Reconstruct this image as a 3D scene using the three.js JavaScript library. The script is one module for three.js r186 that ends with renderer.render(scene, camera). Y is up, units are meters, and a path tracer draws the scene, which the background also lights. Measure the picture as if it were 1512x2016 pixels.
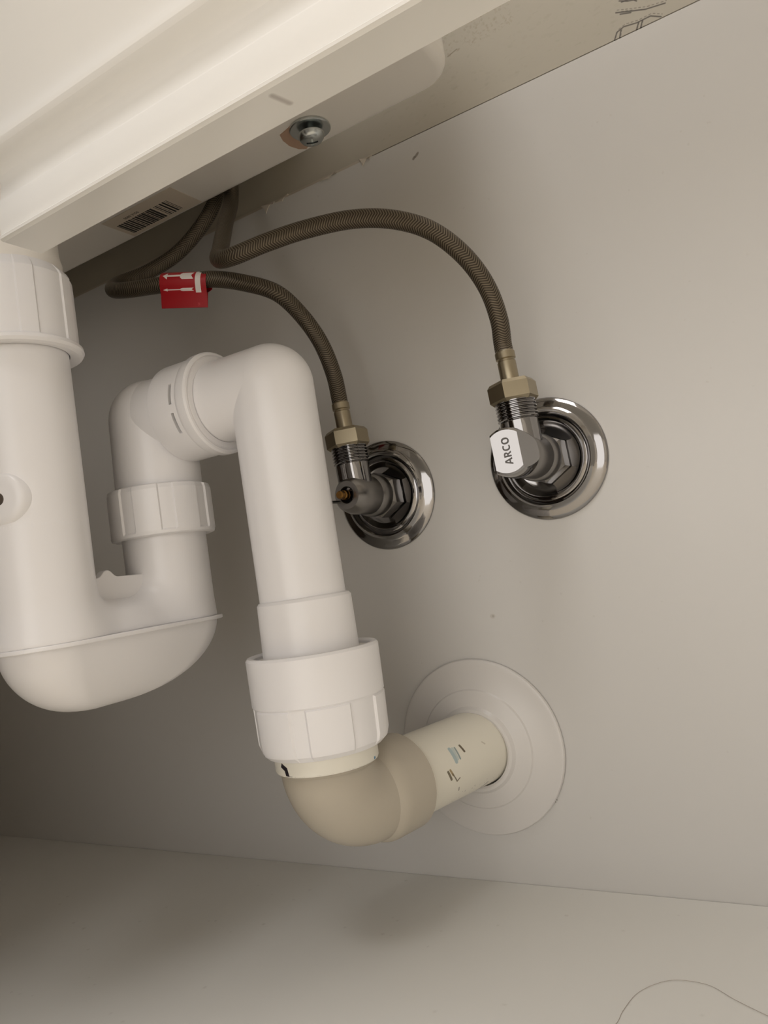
import * as THREE from 'three';
import { RoundedBoxGeometry } from 'three/addons/geometries/RoundedBoxGeometry.js';
import { mergeGeometries, mergeVertices, toCreasedNormals } from 'three/addons/utils/BufferGeometryUtils.js';
import { MarchingCubes } from 'three/addons/objects/MarchingCubes.js';
import { RectAreaLightUniformsLib } from 'three/addons/lights/RectAreaLightUniformsLib.js';
import { FontLoader } from 'three/addons/loaders/FontLoader.js';
import { TextGeometry } from 'three/addons/geometries/TextGeometry.js';
import { Brush, Evaluator, SUBTRACTION } from 'three-bvh-csg';

RectAreaLightUniformsLib.init();
const scene = new THREE.Scene();
const H = 0.145;                        // the camera sits this high above the cabinet floor (floor top is y = 0)
const rad = THREE.MathUtils.degToRad;

// ------------------------------------------------------------------ camera
const camera = new THREE.PerspectiveCamera(2 * Math.atan(1008 / 1514) * 180 / Math.PI, 1512 / 2016, 0.01, 30);
{
  const yaw = rad(30.9), pitch = rad(4), roll = rad(8.4);
  const F = new THREE.Vector3(-Math.sin(yaw) * Math.cos(pitch), Math.sin(pitch), -Math.cos(yaw) * Math.cos(pitch));
  const R0 = new THREE.Vector3(Math.cos(yaw), 0, -Math.sin(yaw)), U0 = new THREE.Vector3().crossVectors(R0, F);
  const R = R0.clone().multiplyScalar(Math.cos(roll)).addScaledVector(U0, -Math.sin(roll));
  const U = R0.clone().multiplyScalar(Math.sin(roll)).addScaledVector(U0, Math.cos(roll));
  camera.position.set(0, H, 0.315);
  camera.quaternion.setFromRotationMatrix(new THREE.Matrix4().makeBasis(R, U, F.clone().negate()));
  camera.updateMatrixWorld();
}

// ------------------------------------------------------------------ light
scene.background = new THREE.Color(0x9fb0c4);
const renderer = new THREE.WebGLRenderer({ antialias: true });
renderer.toneMapping = THREE.LinearToneMapping;
renderer.toneMappingExposure = 0.52;
renderer.shadowMap.enabled = true;
const WINDOW = { x: 0.45, y: 0.40, z: 2.3, w: 2.0, h: 1.7, color: 0xeef3ff, power: 1.15 };
const LAMP = { x: 0.0, y: 1.78, z: 0.9, w: 0.8, h: 0.8, color: 0xf6f9ff, power: 13.0 };
function area(o, dir) {
  const l = new THREE.RectAreaLight(o.color, o.power, o.w, o.h);
  l.position.set(o.x, o.y, o.z).addScaledVector(dir, 0.012);
  l.lookAt(l.position.clone().add(dir));
  l.castShadow = true;
  scene.add(l);
}
area(WINDOW, new THREE.Vector3(0, 0, -1));
area(LAMP, new THREE.Vector3(0, -1, 0));

// ------------------------------------------------------------------ helpers
let seed = 7;
const rnd = () => { seed = (seed * 1664525 + 1013904223) % 4294967296; return seed / 4294967296; };
const V = (x, y, z) => new THREE.Vector3(x, y, z);
const used = new Map();
function numbered(n) { const k = used.get(n) || 0; used.set(n, k + 1); return k ? `${n}_${String(k).padStart(3, '0')}` : n; }
function shade(m) { m.castShadow = m.receiveShadow = true; return m; }
// a thing: a Group at its base; geometry given in scene coordinates is moved into it
function thing(name, label, category, pos, group) {
  const g = new THREE.Group(); g.name = numbered(name); g.position.copy(pos);
  g.userData = { label, category }; if (group) g.userData.group = group;
  scene.add(g); return g;
}
function origin(o) { const p = V(0, 0, 0); for (let q = o; q && q !== scene; q = q.parent) p.add(q.position); return p; }
function part(name, geo, mat, parent, label) {
  const p = origin(parent); geo.translate(-p.x, -p.y, -p.z);
  const m = shade(new THREE.Mesh(geo, mat)); m.name = parent === scene ? numbered(name) : name; parent.add(m);
  if (label) m.userData.label = label;
  return m;
}
function raw(name, geo, mat, parent, label) {     // geometry already in its parent's own frame
  const m = shade(new THREE.Mesh(geo, mat)); m.name = name; parent.add(m); if (label) m.userData.label = label; return m;
}
function struct(name, geo, mat) { const m = shade(new THREE.Mesh(geo, mat)); m.name = name; m.userData.kind = 'structure'; scene.add(m); return m; }
function box(x0, x1, y0, y1, z0, z1, r = 0) {
  const g = r ? new RoundedBoxGeometry(x1 - x0, y1 - y0, z1 - z0, 2, r) : new THREE.BoxGeometry(x1 - x0, y1 - y0, z1 - z0);
  g.translate((x0 + x1) / 2, (y0 + y1) / 2, (z0 + z1) / 2); return g;
}
// uv laid on a surface from its own metres: u along x over [x0,x1], v along axis k over [a0,a1]
function planar(g, x0, x1, k, a0, a1, top = Infinity) {
  const p = g.attributes.position, uv = new Float32Array(p.count * 2);
  for (let i = 0; i < p.count; i++) { uv[2 * i] = (p.getX(i) - x0) / (x1 - x0); uv[2 * i + 1] = p.getY(i) > top ? 1 : ((k === 'y' ? p.getY(i) : p.getZ(i)) - a0) / (a1 - a0); }
  g.setAttribute('uv', new THREE.BufferAttribute(uv, 2)); return g;
}
function merge(list) {
  return mergeGeometries(list.map(g => { const q = g.index ? g.toNonIndexed() : g; if (!q.attributes.normal) q.computeVertexNormals(); for (const k of Object.keys(q.attributes)) if (!['position', 'normal', 'uv'].includes(k)) q.deleteAttribute(k); return q; }));
}
// creased normals; the add-on welds at a centimetre, so work at a thousand times the size
function creased(g, a) { g.scale(1000, 1000, 1000); const q = toCreasedNormals(g, a); q.scale(0.001, 0.001, 0.001); return q; }
// turned profile [[r, h], ...] about +Y, sharp where it bends by more than `crease`
function lathe(pts, seg = 72, crease = 0.45) {
  const g = new THREE.LatheGeometry(pts.map(([r, h]) => new THREE.Vector2(Math.max(r, 1e-6), h)), seg);
  return creased(g, crease);
}
const UP = V(0, 1, 0);
function along(g, dir, at) { g.applyQuaternion(new THREE.Quaternion().setFromUnitVectors(UP, dir.clone().normalize())); g.translate(at.x, at.y, at.z); return g; }
function cyl(r, a, b, seg = 64) {                 // plain tube skin from a to b
  const d = b.clone().sub(a), g = new THREE.CylinderGeometry(r, r, d.length(), seg, 1, false).toNonIndexed();
  g.translate(0, d.length() / 2, 0); return along(g, d, a);
}
function ball(r, at) { const g = new THREE.SphereGeometry(r, 64, 40).toNonIndexed(); g.translate(at.x, at.y, at.z); return g; }
// ribbed ring nut about +Y: profile rows [[r, h, share]], share = how much of the rib height is added; ribs [[fromDeg, toDeg, height]]
function ribbed(rows, ribs, soft = 0.8) {
  const angles = new Set(); for (let a = 0; a < 360; a += 3) angles.add(a);
  for (const [a, b] of ribs) for (const e of [a - soft, a + soft, b - soft, b + soft]) angles.add(((e % 360) + 360) % 360);
  const A = [...angles].sort((p, q) => p - q); A.push(A[0] + 360);
  const bump = t => { let h = 0; for (const [a, b, k] of ribs) for (const o of [-360, 0, 360]) { const x = t + o; const s = Math.min(1, Math.max(0, (x - a + soft) / (2 * soft))) * Math.min(1, Math.max(0, (b + soft - x) / (2 * soft))); h = Math.abs(s * k) > Math.abs(h) ? s * k : h; } return h; };
  const pos = [];
  const P = (t, [r, h, s = 0]) => { const q = r + s * bump(t), w = rad(t); return [q * Math.sin(w), h, q * Math.cos(w)]; };
  for (let i = 0; i < A.length - 1; i++) for (let j = 0; j < rows.length - 1; j++) {
    const a = P(A[i], rows[j]), b = P(A[i + 1], rows[j]), c = P(A[i + 1], rows[j + 1]), d = P(A[i], rows[j + 1]);
    pos.push(...a, ...b, ...c, ...a, ...c, ...d);
  }
  const g = new THREE.BufferGeometry(); g.setAttribute('position', new THREE.Float32BufferAttribute(pos, 3));
  g.setAttribute('uv', new THREE.Float32BufferAttribute(new Float32Array(pos.length / 3 * 2), 2));
  return creased(g, 0.3);
}
function canvas(w, h, paint) {
  const c = document.createElement('canvas'); c.width = w; c.height = h; const k = c.getContext('2d'); paint(k, w, h);
  const t = new THREE.CanvasTexture(c); t.colorSpace = THREE.SRGBColorSpace; t.magFilter = THREE.LinearFilter; t.anisotropy = 4; return t;
}
function noiseTex(n, scale, amp, base) {          // grey value noise for bump
  const d = new Uint8Array(n * n * 4), G = 64, grid = Array.from({ length: G * G }, rnd);
  const at = (x, y) => { const i = Math.floor(x), j = Math.floor(y), u = x - i, v = y - j, s = t => t * t * (3 - 2 * t), q = (a, b) => grid[((b % G) + G) % G * G + ((a % G) + G) % G]; return (q(i, j) * (1 - s(u)) + q(i + 1, j) * s(u)) * (1 - s(v)) + (q(i, j + 1) * (1 - s(u)) + q(i + 1, j + 1) * s(u)) * s(v); };
  for (let y = 0; y < n; y++) for (let x = 0; x < n; x++) {
    const k = 255 * (base + amp * (0.5 * at(x / n * G / scale, y / n * G / scale) + 0.3 * at(x / n * G / scale * 2, y / n * G / scale * 2) + 0.2 * at(x / n * G, y / n * G) - 0.5));
    d.set([k, k, k, 255], (y * n + x) * 4);
  }
  const t = new THREE.DataTexture(d, n, n); t.wrapS = t.wrapT = THREE.RepeatWrapping; t.magFilter = THREE.LinearFilter; t.needsUpdate = true; return t;
}

// ------------------------------------------------------------------ materials
const std = (color, roughness, more = {}) => new THREE.MeshPhysicalMaterial({ color, roughness, ...more });
const PAINT = '#cdcac5';
const M = {
  board: std(PAINT, 0.55), roomWall: std(0xd8d3ca, 0.8), roomFloor: std(0xf3ead9, 0.5), ceiling: std(0xe6e3dd, 0.9), door: std(0x5a4a3c, 0.5), frame: std(0xd5cfc5, 0.5),
  plastic: std(0xf2f0f0, 0.3), plasticSoft: std(0xeae6e0, 0.4), rosette: std(0xd3cfca, 0.3), cream: std(0xddd6c4, 0.35), grey: std(0xb9b0a0, 0.22),
  ceramic: std(0xe9e2d6, 0.25), ivory: std(0xe6ddc6, 0.3), ledge: std(0xf0ebe3, 0.32),
  chrome: std(0x9c9a99, 0.08, { metalness: 1 }), chromeDull: std(0x8f8c89, 0.28, { metalness: 1 }), nickel: std(0xa79c85, 0.36, { metalness: 1 }),
  zinc: std(0xc2c7c7, 0.26, { metalness: 1 }), brass: std(0x8a6636, 0.3, { metalness: 1 }), dark: std(0x15110d, 0.6), engraved: std(0x5c5956, 0.5),
  wood: std(0xa88468, 0.8), hair: std(0xa3968a, 0.6),
};
const orange = noiseTex(256, 6, 0.5, 0.5);

// ------------------------------------------------------------------ the setting: cabinet and the bathroom in front of it
const X0 = -0.62, X1 = 0.42;
// back panel with specks
const wallTex = canvas(2048, 1340, (k, w, h) => {         // x -0.52..0.0, y 0..0.34
  k.fillStyle = PAINT; k.fillRect(0, 0, w, h);
  const X = x => (x + 0.52) / 0.52 * w, Y = y => (1 - (y + H) / 0.34) * h;
  const fleck = (x, y, rx, ry, a, c) => { k.save(); k.translate(X(x), Y(y)); k.rotate(a); k.fillStyle = c; k.beginPath(); k.ellipse(0, 0, rx, ry, 0, 0, 7); k.fill(); k.restore(); };
  for (let i = 0; i < 260; i++) fleck(-0.5 + rnd() * 0.5, -0.14 + rnd() * 0.33, 0.8 + rnd() * 1.6, 0.8 + rnd(), rnd() * 6, `rgba(130,118,102,${0.04 + rnd() * 0.06})`);
  fleck(-0.143, 0.1857, 6, 2.5, -0.7, 'rgba(80,70,58,0.5)'); fleck(-0.1446, 0.1848, 4, 2.5, -0.7, 'rgba(70,60,50,0.5)');
  fleck(-0.141, -0.0287, 5, 4, 0, 'rgba(170,160,148,0.35)'); fleck(-0.1408, -0.0287, 2, 2, 0, 'rgba(130,120,110,0.35)');
  k.strokeStyle = 'rgba(80,70,58,0.6)'; k.lineWidth = 1.5; k.beginPath(); k.moveTo(X(-0.128), Y(-0.107)); k.lineTo(X(-0.1245), Y(-0.1085)); k.moveTo(X(-0.1262), Y(-0.1068)); k.lineTo(X(-0.1255), Y(-0.1095)); k.stroke();
});
const backPanel = struct('wall_back', planar(box(X0, X1, -0.02, 0.1946 + H, -0.016, 0), -0.52, 0, 'y', 0, 0.34), std(0xffffff, 0.5, { map: wallTex }));
// bare board behind, seen in the strip above the panel; pen strokes and grime on it
const boardTex = canvas(2048, 480, (k, w, h) => {         // x -0.30..0.02, y 0.195..0.27
  k.fillStyle = '#b3ac9d'; k.fillRect(0, 0, w, h);
  const X = x => (x + 0.30) / 0.32 * w, Y = y => (1 - (y - 0.195) / 0.075) * h;
  for (let i = 0; i < 500; i++) { k.fillStyle = `rgba(112,98,76,${0.02 + rnd() * 0.04})`; k.beginPath(); k.ellipse(X(-0.16 + rnd() * 0.13), Y(0.2 + rnd() * 0.05), 2 + rnd() * 9, 1 + rnd() * 4, -0.5 + rnd(), 0, 7); k.fill(); }
  for (let i = 0; i < 160; i++) { const t = rnd(); k.fillStyle = `rgba(104,78,50,${0.04 + rnd() * 0.07})`; k.beginPath(); k.ellipse(X(-0.124 + t * 0.035), Y(0.229 + (rnd() - 0.5) * 0.012), 1 + rnd() * 5, 1 + rnd() * 3, rnd() * 3, 0, 7); k.fill(); }
  k.strokeStyle = 'rgba(92,80,60,0.45)'; k.lineWidth = 3; k.beginPath(); k.moveTo(X(-0.121), Y(0.2235)); k.lineTo(X(-0.116), Y(0.2248)); k.stroke();
  k.strokeStyle = 'rgba(62,56,50,0.72)'; k.lineWidth = 3.4; k.lineCap = 'round';
  const line = (...p) => { k.beginPath(); p.forEach(([x, y], i) => i ? k.lineTo(X(x), Y(y)) : k.moveTo(X(x), Y(y))); k.stroke(); k.save(); k.globalAlpha = 0.6; k.lineWidth = 2; k.setLineDash([5, 6]); k.translate(4, -5); k.beginPath(); p.forEach(([x, y], i) => i ? k.lineTo(X(x), Y(y)) : k.moveTo(X(x), Y(y))); k.stroke(); k.restore(); };
  line([-0.0499, 0.1955], [-0.0484, 0.1983], [-0.0455, 0.1992], [-0.0405, 0.1983], [-0.0352, 0.1984], [-0.0315, 0.1962]);
  line([-0.0478, 0.1955], [-0.0468, 0.1983]); line([-0.0413, 0.1951], [-0.0398, 0.1982]); line([-0.0397, 0.1951], [-0.0383, 0.1982]);
  line([-0.0475, 0.2062], [-0.0425, 0.2042], [-0.0365, 0.2019], [-0.0292, 0.2006]); line([-0.046, 0.2048], [-0.042, 0.2034]);
  line([-0.0455, 0.2102], [-0.0425, 0.2085], [-0.0385, 0.2073], [-0.036, 0.2085]); line([-0.0447, 0.2093], [-0.041, 0.2088], [-0.0392, 0.2068]);
});
const upperBoard = struct('wall_upper', planar(box(X0, X1, 0.1958 + H, 0.30 + H, -0.016, -0.0012), -0.30, 0.02, 'y', 0.195 + H, 0.27 + H), std(0xffffff, 0.6, { map: boardTex }));
// filler in the left half of the seam, with torn paint edges
const seam = struct('trim_1', box(X0, -0.1665, 0.1940 + H, 0.1960 + H, -0.012, -0.0004), std('#bfb5a6', 0.7));
for (const [x, w, h, a] of [[-0.1705, 0.006, 0.004, -0.5], [-0.2315, 0.0085, 0.0052, -0.35], [-0.2215, 0.0085, 0.0018, 0.1], [-0.192, 0.010, 0.0012, 0.05]]) {
  const sh = new THREE.Shape(); sh.moveTo(-w / 2, 0); sh.lineTo(w * 0.45, h * 0.2); sh.lineTo(w / 2, h * 0.45); sh.quadraticCurveTo(w * 0.1, h * 0.3, 0, -h * 0.75); sh.lineTo(-w * 0.15, -h * 0.35); sh.closePath();
  const g = new THREE.ExtrudeGeometry(sh, { depth: 0.0009, bevelEnabled: false }); g.rotateZ(a); g.translate(x, 0.1946 + H, -0.0004);
  part('paint_flake', g, std('#d2c9bb', 0.7), seam);
}
const floorTex = canvas(1024, 512, (k, w, h) => {
  k.fillStyle = '#e2e0da'; k.fillRect(0, 0, w, h);
  for (let i = 0; i < 420; i++) { k.fillStyle = `rgba(${rnd() > 0.5 ? '225,218,205' : '110,98,84'},${0.05 + rnd() * 0.09})`; k.beginPath(); k.ellipse(rnd() * w, rnd() * h, 0.6 + rnd() * 1.2, 0.6 + rnd(), 0, 0, 7); k.fill(); }
});
struct('floor', planar(merge([box(X0, X1, -0.018, 0, 0.0003, 0.16), box(X0, -0.29, -0.018, 0, 0.16, 0.37)]), -0.52, 0.02, 'z', 0, 0.27), std(0xffffff, 0.5, { map: floorTex }));
struct('wall_left', box(X0 - 0.018, X0, -0.02, 0.30 + H, -0.016, 0.36), M.door);
struct('counter', box(X0 - 0.018, -0.19, 0.263 + H, 0.283 + H, -0.0012, 0.39, 0.004), M.board);
struct('wall_right', box(X1, X1 + 0.018, -0.02, 0.30 + H, -0.016, 0.36), M.board);
struct('door_1', box(X0 - 0.016, -0.20, -0.015, 0.20 + H, 0.372, 0.39, 0.003), M.door);      // the closed left leaf
// bathroom
struct('wall_north', box(-1.7, 1.6, -0.6, 1.85, -0.08, -0.0165), M.roomWall);
struct('wall_west', box(-1.76, -1.7, -0.6, 1.85, -0.08, 2.36), M.roomWall);
struct('wall_east', box(1.6, 1.66, -0.6, 1.85, -0.08, 2.36), M.roomWall);
{
  const w = WINDOW, x0 = w.x - w.w / 2, x1 = w.x + w.w / 2, y0 = w.y - w.h / 2, y1 = w.y + w.h / 2;
  struct('wall_south', merge([box(-1.7, x0, -0.6, 1.85, w.z, w.z + 0.06), box(x1, 1.6, -0.6, 1.85, w.z, w.z + 0.06), box(x0, x1, -0.6, y0, w.z, w.z + 0.06), box(x0, x1, y1, 1.85, w.z, w.z + 0.06)]), M.roomWall);
  struct('window_1', box(x0, x1, y0, y1, w.z + 0.004, w.z + 0.02), new THREE.MeshStandardMaterial({ color: 0x222222, emissive: 0xfff6ea, emissiveIntensity: 3 }));
}
struct('floor_room', box(-1.76, 1.66, -0.30, -0.20, -0.08, 2.36), M.roomFloor);
struct('ceiling', box(-1.76, 1.66, 1.85, 1.9, -0.08, 2.36), M.ceiling);
{
  const g = thing('ceiling_light', 'square ceiling light panel in the bathroom behind the viewer', 'light', V(LAMP.x, LAMP.y, LAMP.z));
  raw('diffuser', box(-0.4, 0.4, 0.002, 0.02, -0.4, 0.4), new THREE.MeshStandardMaterial({ color: 0xffffff, emissive: 0xffe6c8, emissiveIntensity: 3 }), g);
  raw('frame', box(-0.42, 0.42, 0.02, 0.07, -0.42, 0.42), M.frame, g);
}

// ------------------------------------------------------------------ washbasin (seen from below)
{
  const t = thing('washbasin', 'large white washbasin seen from below with ivory bottom rim above the pipes', 'washbasin', V(0, H + 0.0995, 0.186));
  // front: apron, step, rolled ridge and the sloping underside of the bowl, one section run along x
  const s = new THREE.Shape();
  const front = [[0.1803, 0.0995], [0.1915, 0.0995], [0.1924, 0.1000], [0.1925, 0.1007], [0.1920, 0.1012], [0.1921, 0.1030], [0.1921, 0.1100], [0.1918, 0.1106], [0.1912, 0.1110], [0.1908, 0.1125], [0.1904, 0.1145], [0.1904, 0.1160], [0.1908, 0.1176], [0.1920, 0.1193], [0.1938, 0.1206], [0.1950, 0.1217], [0.1956, 0.1230], [0.1957, 0.1243], [0.1955, 0.1256], [0.1956, 0.1275], [0.1962, 0.1305], [0.1982, 0.1385], [0.2012, 0.1505], [0.2065, 0.1720], [0.2150, 0.2100], [0.2190, 0.2500], [0.2160, 0.2580], [0.2080, 0.2600]];
  const back = [[0.1880, 0.2600], [0.1795, 0.2500], [0.1795, 0.1005]];
  [...front, ...back].forEach(([z, y], i) => i ? s.lineTo(z, y) : s.moveTo(z, y));
  const g0 = new THREE.ExtrudeGeometry(s, { depth: 0.317, steps: 1, bevelEnabled: true, bevelSize: 0.0008, bevelThickness: 0.0008, bevelSegments: 2, bevelOffset: -0.0008 });
  g0.rotateY(-Math.PI / 2); g0.translate(0.1392, H, 0);
  const smudge = canvas(1024, 128, (k, w, h) => {        // x -0.18..0.02, z 0.178..0.203
    k.fillStyle = '#f4f2ed'; k.fillRect(0, 0, w, h);
    const X = x => (x + 0.18) / 0.2 * w, Z = z => (1 - (z - 0.178) / 0.025) * h;
    k.lineCap = 'round'; for (let i = 0; i < 5; i++) { k.strokeStyle = 'rgba(130,122,108,0.10)'; k.lineWidth = 9 - 1.5 * i; k.beginPath(); k.moveTo(X(-0.0872), Z(0.1893)); k.lineTo(X(-0.0862), Z(0.1848)); k.stroke(); }
  });
  part('apron', planar(creased(g0.toNonIndexed ? (g0.index ? g0.toNonIndexed() : g0) : g0, 0.5), -0.18, 0.02, 'z', 0.178, 0.203, H + 0.0999), std(0xffffff, 0.28, { map: smudge }), t);
  // rear ledge: flat underside with rounded corner
  const r = 0.016, L = new THREE.Shape(), zx0 = -0.60, zx1 = -0.1045, za = 0.0315, zb = 0.179;
  L.moveTo(zx0, -za); L.lineTo(zx1 - r, -za); L.absarc(zx1 - r, -za - r, r, Math.PI / 2, 0, true); L.lineTo(zx1, -zb); L.lineTo(zx0, -zb); L.closePath();
  const g1 = new THREE.ExtrudeGeometry(L, { depth: 0.066, curveSegments: 24, bevelEnabled: true, bevelSize: 0.004, bevelThickness: 0.004, bevelSegments: 5, bevelOffset: -0.004 });
  g1.rotateX(-Math.PI / 2); g1.translate(0, 0.194 + H, 0);
  part('rear_ledge', creased(g1.index ? g1.toNonIndexed() : g1, 0.6), M.ledge, t);
}
{
  const c = V(-0.1690, 0.19 + H, 0.0470);
  const t = thing('pan_head_screw', 'zinc cross-head screw with wide washer under the basin ledge', 'screw', c);
  const w = lathe([[0.0023, 0.0], [0.0084, 0.0], [0.0089, -0.0004], [0.0089, -0.0010], [0.0085, -0.0013], [0.0023, -0.0013], [0.0023, 0.0]], 48); raw('washer', w, M.zinc, t);
  const shank = lathe([[0.002, 0.004], [0.002, -0.0055]], 24);
  const head = lathe([[0.0001, -0.0042], [0.0036, -0.0042], [0.0039, -0.0047], [0.0037, -0.0062], [0.0029, -0.0075], [0.0016, -0.0082], [0.0001, -0.0084]], 48);
  const ev = new Evaluator(); ev.useGroups = false;
  let b = new Brush(mergeVertices(new THREE.LatheGeometry([[0.00001, -0.0070], [0.0026, -0.0068], [0.0044, -0.0061], [0.0054, -0.0048], [0.0057, -0.0034], [0.0052, -0.0027], [0.00001, -0.0027]].map(p => new THREE.Vector2(...p)), 48), 1e-7)); b.updateMatrixWorld();
  let hg = head;
  try {
    for (const a of [0.5, 0.5 + Math.PI / 2]) { const cut = new Brush(new THREE.BoxGeometry(0.0050, 0.0036, 0.0011)); cut.rotation.y = a; cut.position.y = -0.0070; cut.updateMatrixWorld(); b = ev.evaluate(b, cut, SUBTRACTION); b.updateMatrixWorld(); }
    hg = creased(b.geometry.index ? b.geometry.toNonIndexed() : b.geometry, 0.6);
  } catch (e) { console.log('csg', e.message); }
  const tilt = new THREE.Matrix4().makeRotationZ(0.03);
  hg.applyMatrix4(tilt); shank.applyMatrix4(tilt);
  raw('head', hg, M.zinc, t); raw('shank', shank, M.zinc, t);
}
{ // bare patch beside the washer
  const s = new THREE.Shape(); [[-0.0112, 0.0045], [-0.0128, 0.0005], [-0.0134, -0.0050], [-0.0120, -0.0098], [-0.0095, -0.0122], [-0.0070, -0.0108], [-0.0045, -0.0100], [-0.0015, -0.0112], [0.0015, -0.0088], [0.0035, -0.004], [0.002, 0.003], [-0.004, 0.0065]].forEach(([x, z], i) => i ? s.lineTo(x, -z) : s.moveTo(x, -z));
  const g = new THREE.ExtrudeGeometry(s, { depth: 0.0004, bevelEnabled: false }); g.rotateX(-Math.PI / 2);
  const m = shade(new THREE.Mesh(g, std(0xb89a84, 0.85, { bumpMap: orange, bumpScale: 0.0003 }))); m.name = 'worn_patch'; m.position.set(-0.1703, 0.1897 + H, 0.0475);
  m.userData = { label: 'brownish worn patch around the screw under the basin ledge', category: 'patch' }; scene.add(m);
}
{ // barcode sticker under the ledge
  const tex = canvas(1024, 420, (k, w, h) => {           // x -0.2935..-0.2445 ; z 0.0355..0.0560 (top of canvas = far from wall)
    k.fillStyle = '#d6cab9'; k.fillRect(0, 0, w, h);
    const X = x => (x + 0.2935) / 0.049 * w;
    let x = X(-0.2905); k.fillStyle = '#14110f'; const end = X(-0.2548);
    while (x < end) { const far = x > X(-0.2655), b = (far ? 8 : 13) + Math.floor(rnd() * 3) * 8; if (Math.abs(x - X(-0.2655)) > 12) k.fillRect(x, h * 0.33, b, h * 0.55); x += b + (far ? 14 : 7) + Math.floor(rnd() * 2) * 5; }
    k.font = 'bold 46px sans-serif'; k.fillStyle = '#3b3430'; k.fillText('0080 3150', X(-0.2822), h * 0.26);
  });
  const g = planar(box(-0.2935, -0.2445, 0.1897 + H, 0.1899 + H, 0.0355, 0.056), -0.2935, -0.2445, 'z', 0.0355, 0.056);
  const p = V(-0.269, 0.1898 + H, 0.0457); g.translate(-p.x, -p.y, -p.z);
  const m = shade(new THREE.Mesh(g, std(0xffffff, 0.6, { map: tex }))); m.name = 'barcode_sticker'; m.position.copy(p);
  m.userData = { label: 'small brownish sticker with a black barcode under the basin ledge', category: 'sticker' }; scene.add(m);
}

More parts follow.
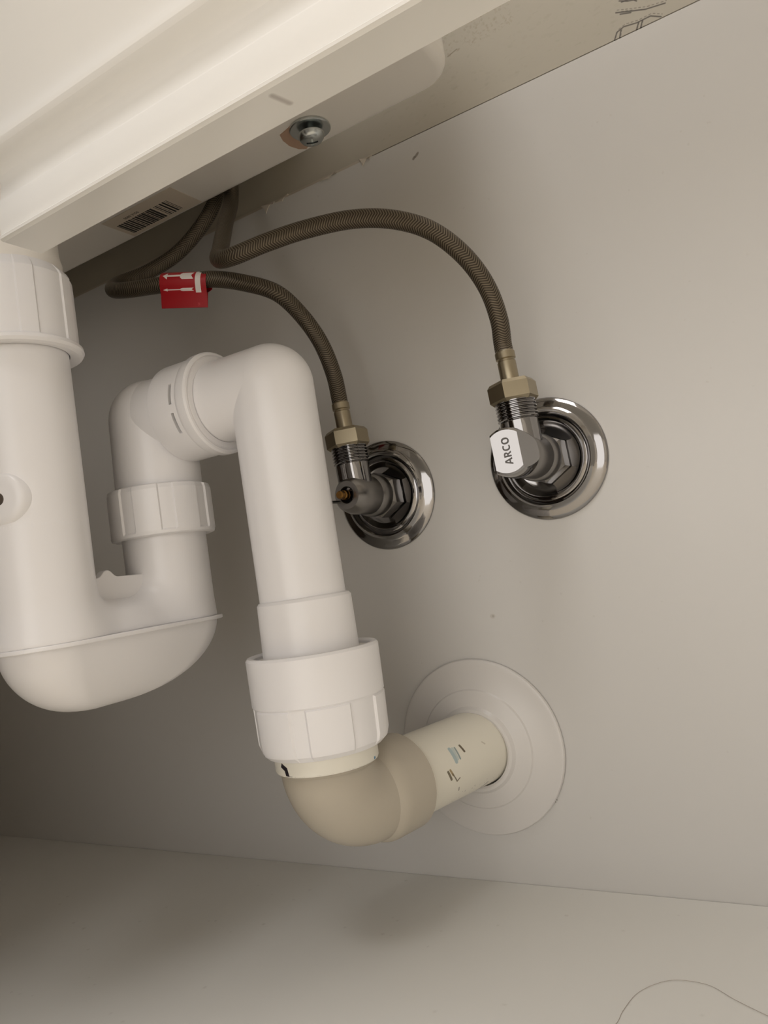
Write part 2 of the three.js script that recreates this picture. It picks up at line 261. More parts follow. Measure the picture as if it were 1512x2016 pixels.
// ------------------------------------------------------------------ drain trap
const IN = V(-0.2385, 0, 0.150), OUT = V(-0.240, 0, 0.091), RI = 0.0175, RO = 0.0167, RIM = -0.0098;
{
  const t = thing('drain_trap', 'white plastic drain trap with inlet pipe at the left edge and rounded bowl', 'drain trap', V(IN.x, H + RIM, (IN.z + OUT.z) / 2));
  const at = (p, y) => V(p.x, y + H, p.z);
  part('inlet_pipe', lathe([[0.0001, 0.028 + H], [RI, 0.028 + H], [RI, 0.10 + H], [0.0001, 0.10 + H]], 96).translate(IN.x, 0, IN.z), M.plastic, t);
  // ribbed union nut on the inlet, with tailpiece
  {
    const ribs = []; for (let a = 17; a < 370; a += 45) ribs.push([a, a + 16, 0.0005]);
    const R = 0.0213, g = ribbed([[0.0178, 0.0905], [0.0208, 0.0900], [0.0222, 0.0904], [0.0228, 0.0914], [0.0226, 0.0926], [R, 0.0934, 1], [R, 0.1165, 1], [0.0206, 0.1180, 1], [0.0180, 0.1215], [0.0172, 0.1218]], ribs);
    g.translate(IN.x, H, IN.z); part('union_nut', g, M.plastic, t);
    part('tailpiece', lathe([[0.0001, 0.100 + H], [0.0181, 0.117 + H], [0.0190, 0.1235 + H], [0.0184, 0.1255 + H], [0.0181, 0.128 + H], [0.0181, 0.190 + H], [0.0001, 0.190 + H]], 72).translate(IN.x, 0, IN.z), M.ledge, t);
  }
  // side port with a dark hole
  {
    const ev = V(0.37, 0, 0.929), c = V(IN.x, 0.0395 + H, IN.z);
    const port = part('side_port', along(lathe([[0.0098, 0.0145], [0.0090, 0.0170], [0.0078, 0.0179], [0.0060, 0.0181], [0.0001, 0.0181]], 48, 0.9), ev, c), M.plastic, t);
    const bore = lathe([[0.0021, 0.0181], [0.0019, 0.01822], [0.0015, 0.0182], [0.0001, 0.0182]], 32, 0.9); part('bore', along(bore, ev, c), std(0x4c4238, 0.7), port, 'dark bore');
  }
  // the turn between the pipes
  {
    const N = 108, mc = new MarchingCubes(N, M.plastic, false, false, 300000), half = 0.056, cx = -0.239, cy = 0.02, cz = 0.1205;
    const seg = (x, y, z, a, b, r) => { const px = x - a.x, py = y - a.y, pz = z - a.z, dx = b.x - a.x, dy = b.y - a.y, dz = b.z - a.z, h = Math.min(1, Math.max(0, (px * dx + py * dy + pz * dz) / (dx * dx + dy * dy + dz * dz))); return Math.hypot(px - dx * h, py - dy * h, pz - dz * h) - r; };
    const smin = (a, b, k) => { const h = Math.max(k - Math.abs(a - b), 0) / k; return Math.min(a, b) - h * h * k / 4; };
    const a0 = V(IN.x, -0.012, IN.z), a1 = V(IN.x, 0.08, IN.z), b0 = V(OUT.x, -0.012, OUT.z), b1 = V(OUT.x, 0.08, OUT.z), h0 = V(IN.x, -0.0125, IN.z), h1 = V(OUT.x, -0.0125, OUT.z + 0.005);
    for (let k = 0; k < N; k++) for (let j = 0; j < N; j++) for (let i = 0; i < N; i++) {
      const x = cx + (i - N / 2) / (N / 2) * half, y = cy + (j - N / 2) / (N / 2) * half, z = cz + (k - N / 2) / (N / 2) * half;
      let d = smin(seg(x, y, z, a0, a1, RI), seg(x, y, z, b0, b1, RO), 0.004);
      d = smin(d, seg(x, y, z, h0, h1, 0.0152), 0.009);
      d = Math.max(d, RIM - y, y - 0.031);
      mc.field[k * N * N + j * N + i] = -d;
    }
    mc.isolation = 0; mc.update();
    const n = mc.count, g = new THREE.BufferGeometry();
    g.setAttribute('position', new THREE.BufferAttribute(mc.positionArray.slice(0, n * 3), 3));
    g.setAttribute('normal', new THREE.BufferAttribute(mc.normalArray.slice(0, n * 3), 3));
    g.scale(half, half, half); g.translate(cx, cy + H, cz);
    part('return_bend', g, M.plastic, t);
  }
  // web plate in the crook, with its nub
  {
    const s = new THREE.Shape(); s.moveTo(0.104, -0.006); s.lineTo(0.104, 0.0104); s.lineTo(0.1190, 0.0106); s.quadraticCurveTo(0.1205, 0.0108, 0.1220, 0.0126); s.quadraticCurveTo(0.1237, 0.0140, 0.1253, 0.0124); s.quadraticCurveTo(0.1265, 0.0108, 0.1285, 0.0106); s.lineTo(0.137, 0.0102); s.lineTo(0.137, -0.006); s.closePath();
    const g = new THREE.ExtrudeGeometry(s, { depth: 0.003, bevelEnabled: true, bevelSize: 0.0004, bevelThickness: 0.0004, bevelSegments: 2 });
    g.rotateY(-Math.PI / 2); g.translate(-0.2375, H, 0); part('web', g, M.plastic, t);
  }
  // bottom cup under a thin rim
  const outline = (grow, n = 96) => { const P = [], L = IN.z - OUT.z, m = n / 2; for (let i = 0; i < m; i++) { const a = Math.PI * i / (m - 1); P.push([IN.x + (RI - 0.0004 + grow) * Math.cos(a), IN.z + (RI - 0.0004 + grow) * Math.sin(a)]); } for (let i = 0; i < m; i++) { const a = Math.PI + Math.PI * i / (m - 1); P.push([OUT.x + (RO + 0.0006 + grow) * Math.cos(a), OUT.z + (RO + 0.0006 + grow) * Math.sin(a)]); } return P; };
  {
    const s = new THREE.Shape(); outline(0.0014).forEach(([x, z], i) => i ? s.lineTo(x, -z) : s.moveTo(x, -z));
    const g = new THREE.ExtrudeGeometry(s, { depth: 0.0009, bevelEnabled: true, bevelSize: 0.0004, bevelThickness: 0.0003, bevelSegments: 2 }); g.rotateX(-Math.PI / 2); g.translate(0, RIM - 0.0009 + H, 0);
    part('rim', g, M.plastic, t);
    const O = outline(-0.0006), rows = 28, c = [IN.x, 0.133], pos = [], idx = [];
    for (let j = 0; j <= rows; j++) {
      const f = j / rows * Math.PI / 2, k = Math.pow(Math.cos(f), 0.78), dy = 0.0242 * Math.pow(Math.sin(f), 1.15);
      for (const [x, z] of O) pos.push(c[0] + (x - c[0]) * k, RIM - 0.0008 - dy - 0.0016 * Math.sin(f) * 0 + H, c[1] + (z - c[1]) * k);
    }
    const n = O.length;
    for (let j = 0; j < rows; j++) for (let i = 0; i < n; i++) { const a = j * n + i, b = j * n + (i + 1) % n, d = a + n, e = b + n; idx.push(a, b, d, b, e, d); }
    const b = new THREE.BufferGeometry(); b.setAttribute('position', new THREE.Float32BufferAttribute(pos, 3)); b.setIndex(idx);
    const bb = mergeVertices(b, 1e-6); bb.computeVertexNormals();
    part('bowl', bb, M.plastic, t);
  }
  part('outlet_pipe', lathe([[0.0001, 0.0305 + H], [RO, 0.0305 + H], [RO, 0.036 + H], [0.0001, 0.036 + H]], 96).translate(OUT.x, 0, OUT.z), M.plastic, t);
  // ribbed union nut on the outlet
  const ribs = []; for (let a = 17; a < 370; a += 45) ribs.push([a, a + 29, 0.0007]);
  const R = 0.0202, g = ribbed([[0.0165, 0.0252], [0.0190, 0.0247], [0.0204, 0.0252], [0.0207, 0.0262], [R, 0.0270, 1], [R, 0.0430, 1], [0.0197, 0.0446, 1], [0.0186, 0.0452], [0.0165, 0.0452]], ribs);
  g.translate(OUT.x, H, OUT.z); part('union_nut', g, M.plastic, t);
}
// swivel elbow with collar
const AX = 0.0735;                                   // height of the cross pipe
{
  const t = thing('swivel_elbow', 'white plastic elbow with slotted collar rising from the trap', 'pipe elbow', V(OUT.x, 0.0452 + H, OUT.z));
  const corner = V(OUT.x, AX + H, OUT.z - 0.0015), r = 0.0174;
  part('elbow', merge([cyl(r, V(OUT.x, 0.040 + H, OUT.z - 0.0005), corner), ball(r, corner), cyl(0.0168, corner, V(-0.2185, AX + H, OUT.z - 0.003))]), M.plastic, t);
  const c0 = V(-0.2235, AX - 0.0005 + H, 0.0885), dir = V(1, 0, -0.02);
  const prof = [[0.0165, 0], [0.0186, 0], [0.0195, 0.0008], [0.0197, 0.0018], [0.0196, 0.0155], [0.0200, 0.0160], [0.0204, 0.0172], [0.0204, 0.0205], [0.0198, 0.0212], [0.0190, 0.0214], [0.0186, 0.0209], [0.0184, 0.0209], [0.0180, 0.0213], [0.0159, 0.0213], [0.0159, 0.0190], [0.0172, 0.0180], [0.0172, 0.0040], [0.0165, 0.0]];
  let g = new THREE.LatheGeometry(prof.map(p => new THREE.Vector2(...p)), 96);
  try {
    const ev = new Evaluator(); ev.useGroups = false;
    let b = new Brush(mergeVertices(g, 1e-7)); b.updateMatrixWorld();
    for (const deg of SLOTS()) for (let q = -2; q <= 2; q++) {
      const cut = new Brush(new THREE.BoxGeometry(0.0052, 0.0014, 0.0020)), a = rad(deg + q * 4.6);
      cut.position.set(0.0194 * Math.sin(a), 0.0130, 0.0194 * Math.cos(a)); cut.rotation.y = a + Math.PI / 2; cut.updateMatrixWorld();
      b = ev.evaluate(b, cut, SUBTRACTION); b.updateMatrixWorld();
    }
    g = b.geometry;
  } catch (e) { console.log('csg', e.message); }
  g = creased(g.index ? g.toNonIndexed() : g, 0.4);
  part('collar', along(g, dir, c0), M.plastic, t);
}
function SLOTS() { return [352, 26, 112, 146, 232, 266]; }

// standpipe: cross piece, corner, long drop, wide lower socket
const SX = -0.1772, SZ = 0.0868;
{
  const t = thing('standpipe', 'long white plastic pipe bent over from the swivel elbow down to the coupling', 'pipe', V(SX, -0.03 + H, SZ));
  const r = 0.0160, top = V(SX - 0.0004, AX + H, SZ), foot = V(SX + 0.0006, -0.010 + H, SZ);
  part('pipe', merge([cyl(r, foot, top, 96), ball(r, top), cyl(r, V(-0.2065, AX - 0.0003 + H, SZ + 0.001), top, 96)]), M.plastic, t);
  part('socket', lathe([[0.0155, -0.0066], [0.0168, -0.0070], [0.0175, -0.0080], [0.0178, -0.030], [0.0150, -0.030]], 96).translate(SX + 0.0010, H, SZ), M.plastic, t);
}
// compression coupling
{
  const c = V(SX + 0.0014, H - 0.0625, SZ);
  const t = thing('compression_coupling', 'wide white compression coupling with raised grips under the standpipe', 'pipe coupling', c);
  const ribs = []; for (const a of [38, 158, 278]) { ribs.push([a - 67, a - 27, 0.0008]); ribs.push([a - 13, a + 25, 0.0008]); }
  const y = v => v + 0.0625;
  raw('nut', ribbed([[0.0218, y(-0.0300)], [0.0218, y(-0.0268)], [0.0224, y(-0.0261)], [0.0238, y(-0.0261)], [0.0245, y(-0.0270)], [0.0243, y(-0.0434)], [0.0237, y(-0.0440)], [0.0235, y(-0.0446), 1], [0.0232, y(-0.0575), 1], [0.0226, y(-0.0600), 0.8], [0.0212, y(-0.0618)], [0.0180, y(-0.0622)]], ribs, 0.9), M.plastic, t);
  raw('seal_ring', lathe([[0.0172, y(-0.0272)], [0.0208, y(-0.0276)], [0.0218, y(-0.0290)], [0.0218, y(-0.0300)]], 72), M.plasticSoft, t);
  const tex = canvas(1024, 128, (k, w, h) => {
    k.fillStyle = '#ebe7da'; k.fillRect(0, 0, w, h);
    for (let i = 0; i < 260; i++) { k.fillStyle = `rgba(70,56,44,${0.1 + rnd() * 0.35})`; const x = rnd(); k.beginPath(); k.ellipse(x * w, h * (0.55 + rnd() * 0.45), 1 + rnd() * 3, 0.8 + rnd() * 1.4, 0, 0, 7); k.fill(); }
    k.strokeStyle = '#221b22'; k.lineWidth = 15; const u = SLEEVE_U(-52) * w; k.beginPath(); k.moveTo(u - 26, h * 0.25); k.lineTo(u - 4, h * 0.34); k.lineTo(u + 4, h * 0.6); k.lineTo(u + 20, h * 0.66); k.stroke(); k.lineWidth = 6; k.beginPath(); k.moveTo(u - 14, h * 0.9); k.lineTo(u + 20, h * 0.92); k.stroke();
    k.fillStyle = '#3f7ea6'; const b = SLEEVE_U(60) * w; k.fillRect(b - 5, h * 0.45, 10, h * 0.3);
  });
  raw('sleeve', new THREE.LatheGeometry([[0.0186, y(-0.0676)], [0.0189, y(-0.0670)], [0.0189, y(-0.0600)]].map(p => new THREE.Vector2(...p)), 96), std(0xffffff, 0.4, { map: tex }), t, 'cream sleeve end with ink marks');
}
function SLEEVE_U(deg) { return (((deg + 40) / 360) % 1 + 1) % 1; }  // lathe u at an angle; the viewer looks along about -40 degrees

// grey elbow and the cream pipe to the wall
const WP = V(-0.1556, -0.0848 + H, 0.0), ELB = V(SX + 0.0004, -0.0852 + H, SZ - 0.001);
const toWall = WP.clone().sub(ELB).normalize();
{
  const t = thing('drain_elbow', 'grey glossy plastic elbow at the bottom of the standpipe', 'pipe elbow', V(ELB.x, -0.106 + H, ELB.z));
  const r = 0.0172, a = V(ELB.x + 0.0006, -0.0668 + H, ELB.z + 0.0005), pts = [];
  const bend = 0.0180, s0 = V(ELB.x, ELB.y + bend, ELB.z), s1 = ELB.clone().addScaledVector(toWall, bend);
  const path = new THREE.CurvePath(); 
  const q = new THREE.QuadraticBezierCurve3(s0, ELB, s1);
  const arc = []; { const c = s0.clone().add(s1).sub(ELB); const u = s0.clone().sub(c), v = s1.clone().sub(c); for (let i = 0; i <= 24; i++) { const th = i / 24 * Math.PI / 2; arc.push(c.clone().addScaledVector(u, Math.cos(th)).addScaledVector(v, Math.sin(th))); } }
  const curve = new THREE.CatmullRomCurve3([a, ...arc], false, 'centripetal');
  const g = new THREE.TubeGeometry(curve, 72, r, 72, false);
  part('bend', merge([g]), M.grey, t);
  part('upper_socket', lathe([[0.0176, -0.0668], [0.0180, -0.0672], [0.0180, -0.0682], [0.0173, -0.0690]], 72).translate(ELB.x + 0.0006, H, ELB.z + 0.0005), M.grey, t);
  const e = s1.clone();
  part('wall_socket', along(lathe([[0.0170, -0.001], [0.0182, 0.0010], [0.0188, 0.0028], [0.0190, 0.0050], [0.0188, 0.0175], [0.0184, 0.0180], [0.0158, 0.0180]], 96), toWall, e), M.grey, t);
}
{
  const t = thing('wall_pipe', 'short cream plastic drain pipe with blue print and scuffs entering the wall', 'pipe', WP);
  const L = 0.060, start = WP.clone().addScaledVector(toWall, -L), end = WP.clone().addScaledVector(toWall, -0.0005);
  PIPE(t, start, end);
}
function PIPE(t, start, end) {
  // stains are placed by angle about the pipe axis (0 = up, positive towards the viewer's side) and distance from the wall
  const L = end.distanceTo(start), ax = end.clone().sub(start).normalize();
  const upv = UP.clone().addScaledVector(ax, -UP.dot(ax)).normalize(), side = new THREE.Vector3().crossVectors(ax, upv);  // side: towards +x
  const tex = canvas(1024, 512, (k, w, h) => {
    k.fillStyle = '#e6e1d2'; k.fillRect(0, 0, w, h); k.lineCap = 'round';
    const P = (deg, mm) => [((deg / 360) % 1 + 1) % 1 * w, (mm / 1000) / L * h];    // canvas y runs from the wall end
    const st = (c, lw, ...p) => { k.strokeStyle = c; k.lineWidth = lw; k.beginPath(); p.forEach(([a, m], i) => i ? k.lineTo(...P(a, m)) : k.moveTo(...P(a, m))); k.stroke(); };
    st('rgba(140,166,176,0.62)', 15, [57, 36], [77, 35.2]); st('rgba(156,178,184,0.5)', 12, [58, 34.3], [74, 34]); st('rgba(110,130,134,0.7)', 7, [58, 33], [75, 32.6]);
    st('rgba(70,58,38,0.8)', 9, [58, 29.8], [68, 28.8]); st('rgba(110,98,78,0.25)', 6, [66, 16.8], [70, 15.6]);
    st('rgba(92,82,62,0.8)', 10, [85, 41.4], [97, 40]); st('rgba(135,108,62,0.7)', 9, [84, 40], [92, 38.8]); st('rgba(84,74,54,0.75)', 5, [90, 39], [103, 36.6], [100, 34.9]); st('rgba(90,82,68,0.6)', 5, [115, 34.9], [120, 34.6]);
    for (let i = 0; i < 60; i++) { const [x, y] = P(125 + rnd() * 50, 6 + rnd() * 30); k.fillStyle = `rgba(80,72,60,${0.1 + rnd() * 0.25})`; k.beginPath(); k.ellipse(x, y, 1 + rnd() * 4, 1 + rnd() * 2, 0, 0, 7); k.fill(); }
    st('rgba(80,72,64,0.6)', 9, [136, 13], [146, 15], [158, 16.5]);
  });
  const n = 96, pos = [], nor = [], uv = [], idx = [], r = 0.016;
  for (let j = 0; j <= 1; j++) for (let i = 0; i <= n; i++) {
    const a = i / n * 2 * Math.PI, d = upv.clone().multiplyScalar(Math.cos(a)).addScaledVector(side, Math.sin(a)), p = (j ? end : start).clone().addScaledVector(d, r);
    pos.push(p.x, p.y, p.z); nor.push(d.x, d.y, d.z); uv.push(i / n, j);
  }
  for (let i = 0; i < n; i++) { const a = i, b = i + 1, c = i + n + 1, d = i + n + 2; idx.push(a, b, c, b, d, c); }
  const g = new THREE.BufferGeometry(); g.setAttribute('position', new THREE.Float32BufferAttribute(pos, 3)); g.setAttribute('normal', new THREE.Float32BufferAttribute(nor, 3)); g.setAttribute('uv', new THREE.Float32BufferAttribute(uv, 2)); g.setIndex(idx);
  part('pipe', g, std(0xffffff, 0.35, { map: tex }), t);
}
{
  const t = thing('drain_rosette', 'round off-white plastic cover plate around the drain pipe at the wall', 'cover plate', WP.clone());
  const g = lathe([[0.0386, 0.0], [0.0388, 0.0010], [0.0384, 0.0017], [0.0376, 0.0020], [0.0366, 0.0019], [0.0262, 0.0046], [0.0256, 0.0052], [0.0248, 0.0054], [0.0190, 0.0066], [0.0178, 0.0078], [0.0166, 0.0080], [0.0157, 0.0076], [0.0157, 0.0005]], 128, 0.5);
  g.rotateX(Math.PI / 2); g.translate(-0.0006, -0.0006, 0.0002); raw('plate', g, M.rosette, t);
}

// ------------------------------------------------------------------ stop valves
const VALVES = [{ p: V(-0.1048, 0.0349 + H, 0), roll: 0.047 }, { p: V(-0.1855, 0.0333 + H, 0), roll: 0.055 }];
const zLathe = (pts, seg = 72, crease = 0.45) => lathe(pts, seg, crease).rotateX(Math.PI / 2);
function hexPrism(r, pts) { const g = lathe(pts.map(([k, h]) => [k * r, h]), 6, 0.2); return g; }
function valve(i, label) {
  const { p, roll } = VALVES[i], t = thing('stop_valve', label, 'valve', p, 'angle stop valves on the wall');
  t.rotation.z = roll;
  raw('escutcheon', zLathe([[0.0258, 0.0001], [0.0259, 0.0006], [0.0255, 0.0011], [0.0240, 0.0017], [0.0222, 0.0023], [0.0210, 0.0027], [0.0203, 0.0036], [0.0196, 0.0042], [0.0189, 0.0038], [0.0183, 0.0026], [0.0176, 0.0021], [0.0168, 0.0024], [0.0161, 0.0032], [0.0155, 0.0030], [0.0149, 0.0018], [0.0130, 0.0010], [0.0092, 0.0008]], 128, 0.9), M.chrome, t);
  raw('inlet_hexagon', hexPrism(0.0108, [[0.8, 0.0010], [1, 0.0018], [1, 0.0085], [0.86, 0.0098], [0.8, 0.0098]]).rotateX(Math.PI / 2), M.chromeDull, t);
  raw('barrel', merge([zLathe([[0.0078, 0.009], [0.0098, 0.0108], [0.0100, 0.0125], [0.0098, 0.0165], [0.0090, 0.0180], [0.0088, 0.0240], [0.0086, 0.0290], [0.0078, 0.0322], [0.0066, 0.0338], [0.0062, 0.0345], [0.0036, 0.0345], [0.0034, 0.0338], [0.0034, 0.0300], [0.0001, 0.0300]])]), M.chromeDull, t);
  const th = [[0.0070, 0.0015], [0.0076, 0.0050], [0.0076, 0.0138], [0.0072, 0.0142]];
  for (let k = 0; k < 7; k++) { const y = 0.0148 + k * 0.00135; th.push([0.0081, y], [0.0081, y + 0.0003], [0.0073, y + 0.0008], [0.0073, y + 0.0010]); }
  th.push([0.0070, 0.0245]);
  raw('outlet', lathe(th, 64, 0.35).translate(0, 0, 0.0255), M.chrome, t, 'threaded chrome outlet');
  return t;
}
const font = await new FontLoader().loadAsync('fonts/droid/droid_sans_bold.typeface.json');
{
  const t = valve(0, 'right chrome stop valve with its polished handle fitted');
  // knob: a round bar with two slanted flats
  let g;
  try {
    const ev = new Evaluator(); ev.useGroups = false;
    const pr = [[0.00001, 0.0345], [0.0072, 0.0345], [0.0084, 0.0352], [0.0092, 0.0364], [0.0093, 0.0380], [0.0091, 0.0490], [0.0088, 0.0503], [0.0080, 0.0509], [0.00001, 0.0511]];
    let b = new Brush(mergeVertices(new THREE.LatheGeometry(pr.map(q => new THREE.Vector2(...q)), 96), 1e-7)); b.updateMatrixWorld();
    for (const sgn of [-1, 1]) {
      const cut = new Brush(new THREE.BoxGeometry(0.01, 0.03, 0.03)); cut.rotation.z = sgn * 0.24;
      cut.position.set(sgn * (0.0052 + 0.0050) - 0 * sgn, 0.0511, 0); cut.updateMatrixWorld(); b = ev.evaluate(b, cut, SUBTRACTION); b.updateMatrixWorld();
    }
    g = b.geometry; g = creased(g.index ? g.toNonIndexed() : g, 0.35);
  } catch (e) { console.log('csg', e.message); g = lathe([[0.009, 0.036], [0.009, 0.051], [0.0001, 0.051]]); }
  g.rotateX(Math.PI / 2);
  const h = raw('handle', g, M.chrome, t, 'polished chrome handle with engraved lettering');
  const tg = new TextGeometry('ARCO', { font, size: 0.0028, depth: 0.00012, curveSegments: 6, bevelEnabled: false });
  tg.computeBoundingBox(); const bb = tg.boundingBox; tg.translate(-(bb.max.x + bb.min.x) / 2, -(bb.max.y + bb.min.y) / 2, 0);
  tg.rotateZ(Math.PI / 2); tg.translate(0.0002, 0, 0.05108);
  raw('lettering', tg, M.engraved, h);
  h.geometry.translate(0, 0, -0.036); tg.translate(0, 0, -0.036); h.position.z = 0.036; h.rotation.y = 0.14;
}
{
  const t = valve(1, 'left chrome stop valve without handle showing a bare brass spindle');
  raw('spindle', zLathe([[0.0022, 0.0290], [0.0022, 0.0350], [0.0021, 0.0352], [0.0021, 0.0372], [0.0018, 0.0376], [0.0018, 0.0400], [0.0014, 0.0406], [0.0001, 0.0406]], 32), M.brass, t, 'brass spindle');
  raw('seal', zLathe([[0.0020, 0.0305], [0.0035, 0.0310], [0.0038, 0.0346], [0.0036, 0.0349], [0.0033, 0.0344], [0.0031, 0.0318], [0.0020, 0.0315]], 32), M.dark, t);
  raw('stop_pin', along(lathe([[0.0001, 0.0300], [0.0007, 0.0300], [0.0007, 0.0400], [0.0001, 0.0403]], 16), V(0, 0, 1), V(-0.0046, -0.0022, 0)), M.chromeDull, t);
}

// ------------------------------------------------------------------ braided hoses
const braid = canvas(64, 64, (k, w, h) => {
  k.fillStyle = '#554c40'; k.fillRect(0, 0, w, h);
  for (let s = 0; s < 2; s++) for (let i = -8; i < 16; i++) {
    const x0 = s * 32; k.save(); k.beginPath(); k.rect(0, x0, w, 32); k.clip();
    k.strokeStyle = i % 2 ? '#332b21' : '#867b68'; k.lineWidth = 3.2; k.beginPath();
    if (s) { k.moveTo(i * 8, 32); k.lineTo(i * 8 + 24, 64); } else { k.moveTo(i * 8 + 24, 0); k.lineTo(i * 8, 32); } k.stroke(); k.restore();
  }
});
braid.wrapS = braid.wrapT = THREE.RepeatWrapping;
function hose(i, label, pts, extra) {
  const { p, roll } = VALVES[i], q = (y, z = 0.0255) => V(p.x - Math.sin(roll) * y, p.y + Math.cos(roll) * y, p.z + z), up = V(-Math.sin(roll), Math.cos(roll), 0);
  const t = thing('braided_hose', label, 'hose', q(0.022), 'braided supply hoses');
  part('nut', along(hexPrism(0.0098, [[0.75, 0.0215], [0.86, 0.0215], [1, 0.0228], [1, 0.0288], [0.88, 0.0302], [0.6, 0.0306], [0.3, 0.0306]]), up, q(0)), M.nickel, t, 'nickel hexagon nut');
  part('ferrule', along(lathe([[0.0030, 0.0290], [0.0035, 0.0300], [0.0037, 0.0312], [0.0037, 0.0385], [0.0034, 0.0389], [0.0034, 0.0394], [0.0040, 0.0398], [0.0040, 0.0424], [0.0036, 0.0430], [0.0030, 0.0430]], 40), up, q(0)), M.nickel, t);
  const curve = new THREE.CatmullRomCurve3([q(0.0405), q(0.046), ...pts.map(([x, y, z]) => V(x / 1000, y / 1000 + H, z / 1000))], false, 'centripetal');
  const g = new THREE.TubeGeometry(curve, 320, 0.00365, 20, false), L = curve.getLength(), uv = g.attributes.uv;
  for (let k = 0; k < uv.count; k++) uv.setXY(k, uv.getX(k) * L / 0.0042, uv.getY(k) * 4);
  part('braid', g, new THREE.MeshPhysicalMaterial({ map: braid, bumpMap: braid, bumpScale: 0.0003, metalness: 0.55, roughness: 0.45 }), t);
  return { t, curve };
}
hose(0, 'longer grey braided hose arching to the right valve', [[-105.5, 89.6, 29.0], [-106.4, 102.2, 34.0], [-110.8, 114.4, 41.0], [-119.8, 125.8, 48.0], [-131.3, 132.6, 54.0], [-145.9, 136.5, 60.0], [-165.0, 136.6, 68.0], [-179.8, 133.8, 76.0], [-192.3, 131.9, 80.0], [-203.0, 134.8, 77.0], [-209.5, 143.5, 68.0], [-222.9, 167.4, 46.0], [-233.7, 190.8, 26.0], [-238, 215, 18], [-239, 255, 17]]);
const h2 = hose(1, 'shorter grey braided hose with a red tag looping to the left valve', [[-188.6, 89.1, 26.0], [-190.2, 104.0, 30.5], [-193.2, 116.0, 38.0], [-196.3, 124.7, 50.0], [-208.1, 131.4, 57.0], [-220.7, 135.9, 62.0], [-232.0, 137.4, 66.0], [-245.7, 138.9, 71.0], [-262.0, 141.3, 74.0], [-274.9, 146.3, 70.5], [-282.0, 154.2, 60.0], [-277.7, 162.4, 45.0], [-267.0, 170.5, 35.0], [-257.1, 180.0, 29.0], [-249.8, 189.3, 25.0], [-246.2, 200.6, 21.0], [-246, 220, 17], [-246, 255, 16]]);
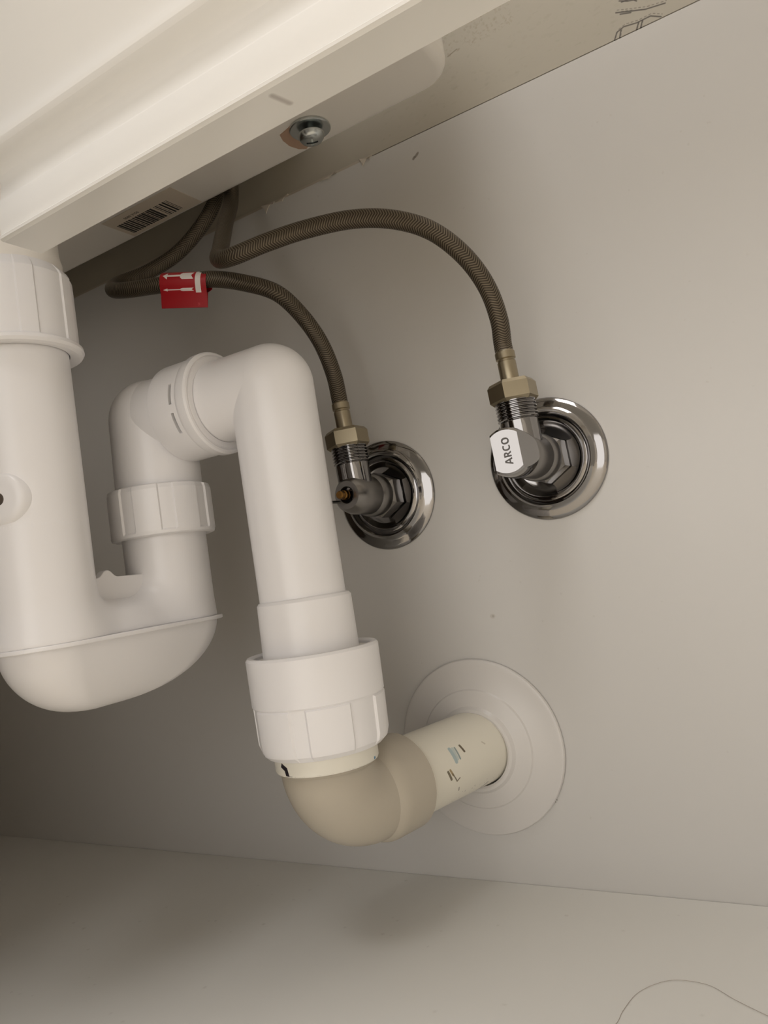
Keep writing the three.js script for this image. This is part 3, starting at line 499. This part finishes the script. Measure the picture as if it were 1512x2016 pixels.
{ // red tag folded over the hose, hanging down
  const tex = canvas(512, 384, (k, w, h) => {
    k.fillStyle = '#b0101c'; k.fillRect(0, 0, w, h); k.fillStyle = '#f2ece8'; k.strokeStyle = '#f2ece8';
    const arrow = (y, lw, hd) => { k.lineWidth = lw; k.beginPath(); k.moveTo(80, y); k.lineTo(250, y); k.stroke(); k.beginPath(); k.moveTo(32, y); k.lineTo(84, y - hd); k.lineTo(84, y + hd); k.fill(); k.beginPath(); k.moveTo(228, y - lw); k.lineTo(250, y - hd * 1.05); k.lineTo(376, y - hd * 1.05); k.lineTo(350, y); k.lineTo(376, y + hd * 1.05); k.lineTo(250, y + hd * 1.05); k.lineTo(228, y + lw); k.fill(); };
    arrow(72, 15, 26); arrow(196, 9, 14);
    k.fillRect(394, 8, 60, 220);
    k.font = 'bold 34px sans-serif'; k.fillStyle = 'rgba(235,120,120,0.5)'; k.save(); k.translate(432, 366); k.rotate(-Math.PI / 2); k.fillText('SE', 0, 0); k.restore();
  });
  const u = TAG_U(h2.curve), c = h2.curve.getPointAt(u), tan = h2.curve.getTangentAt(u).normalize();
  const wx = V(0.92, -0.175, -0.36).normalize();                     // across the tag, to the viewer's right
  const dn = V(-0.12, -1, 0); dn.addScaledVector(wx, -dn.dot(wx)).normalize(); const n = new THREE.Vector3().crossVectors(dn, wx).negate().multiplyScalar(-1);
  if (n.dot(V(0.3, 0, 0.9)) < 0) n.negate();
  const r = 0.00395, half = 0.0108, drop = 0.0118, prof = [];           // [normal, down, v]
  const len = drop + r + Math.PI * r * 0.25;
  prof.push([0.0008, drop, 0.02], [0.0012, r * 1.35, 0.03], [-r * 0.2, r * 1.04, 0.04], [-r * 0.72, r * 0.72, 0.05]);
  for (let i = 0; i <= 12; i++) { const a = Math.PI + i / 12 * Math.PI; prof.push([r * Math.cos(a), r * Math.sin(a), i < 6 ? 0.99 : 1 - (i - 6) / 6 * 0.26]); }
  prof.push([r * 0.97, r * 0.4, 0.66], [r * 0.80, r * 0.95, 0.52], [0.0020, r * 1.6, 0.36], [0.0011, drop, 0.0]);
  const th = 0.0003, pos = [], uv = [], idx = [], rr = 0.0008;
  const put = (a, b, s, vv) => { const q = c.clone().addScaledVector(n, a).addScaledVector(dn, b).addScaledVector(wx, s * half); pos.push(q.x, q.y, q.z); uv.push((s + 1) / 2, vv); };
  for (let layer = 0; layer < 2; layer++) prof.forEach(([a, b, vv]) => { const l = Math.hypot(a, b) || 1, k = layer ? th : 0; for (const s of [-1, 1]) put(a + (b < 0 ? a / l * k : Math.sign(a) * k), b + (b < 0 ? b / l * k : 0), s, vv); });
  const m = prof.length;
  for (let layer = 0; layer < 2; layer++) for (let i = 0; i < m - 1; i++) { const a = layer * 2 * m + i * 2; idx.push(a, a + 1, a + 2, a + 1, a + 3, a + 2); }
  for (const s of [0, 1]) for (let i = 0; i < m - 1; i++) { const a = i * 2 + s, b = a + 2, e = a + 2 * m, f = b + 2 * m; idx.push(a, b, e, b, f, e); }
  for (const i of [0, m - 1]) { const a = i * 2; idx.push(a, a + 1, a + 2 * m, a + 1, a + 1 + 2 * m, a + 2 * m); }
  const g0 = new THREE.BufferGeometry(); g0.setAttribute('position', new THREE.Float32BufferAttribute(pos, 3)); g0.setAttribute('uv', new THREE.Float32BufferAttribute(uv, 2)); g0.setIndex(idx);
  part('tag', creased(g0.toNonIndexed(), 0.6), std(0xffffff, 0.35, { map: tex, side: THREE.DoubleSide }), h2.t, 'red tag with two white arrows');
}
function TAG_U(curve) { let best = 0, bd = 1; for (let i = 0; i <= 400; i++) { const p = curve.getPointAt(i / 400), d = Math.hypot(p.x + 0.2325, p.y - 0.1375 - H, p.z - 0.066); if (d < bd) bd = d, best = i / 400; } return best; }

// ------------------------------------------------------------------ a hair on the cabinet floor
{
  const P = [[-88, 93], [-83.7, 85.5], [-83.3, 78.5], [-80.8, 67], [-73.1, 58.3], [-62.4, 57.6], [-52.8, 63.9], [-43.7, 69.2], [-34, 74], [-27, 72]].map(([x, z]) => V(x / 1000, 0.0003, z / 1000));
  const g = new THREE.TubeGeometry(new THREE.CatmullRomCurve3(P), 120, 0.00007, 6); const c = V(-0.06, 0, 0.07); g.translate(-c.x, 0, -c.z);
  const m = shade(new THREE.Mesh(g, M.hair)); m.name = 'hair'; m.position.copy(c); m.userData = { label: 'single thin curved hair lying on the cabinet floor', category: 'hair' }; scene.add(m);
}

renderer.render(scene, camera);
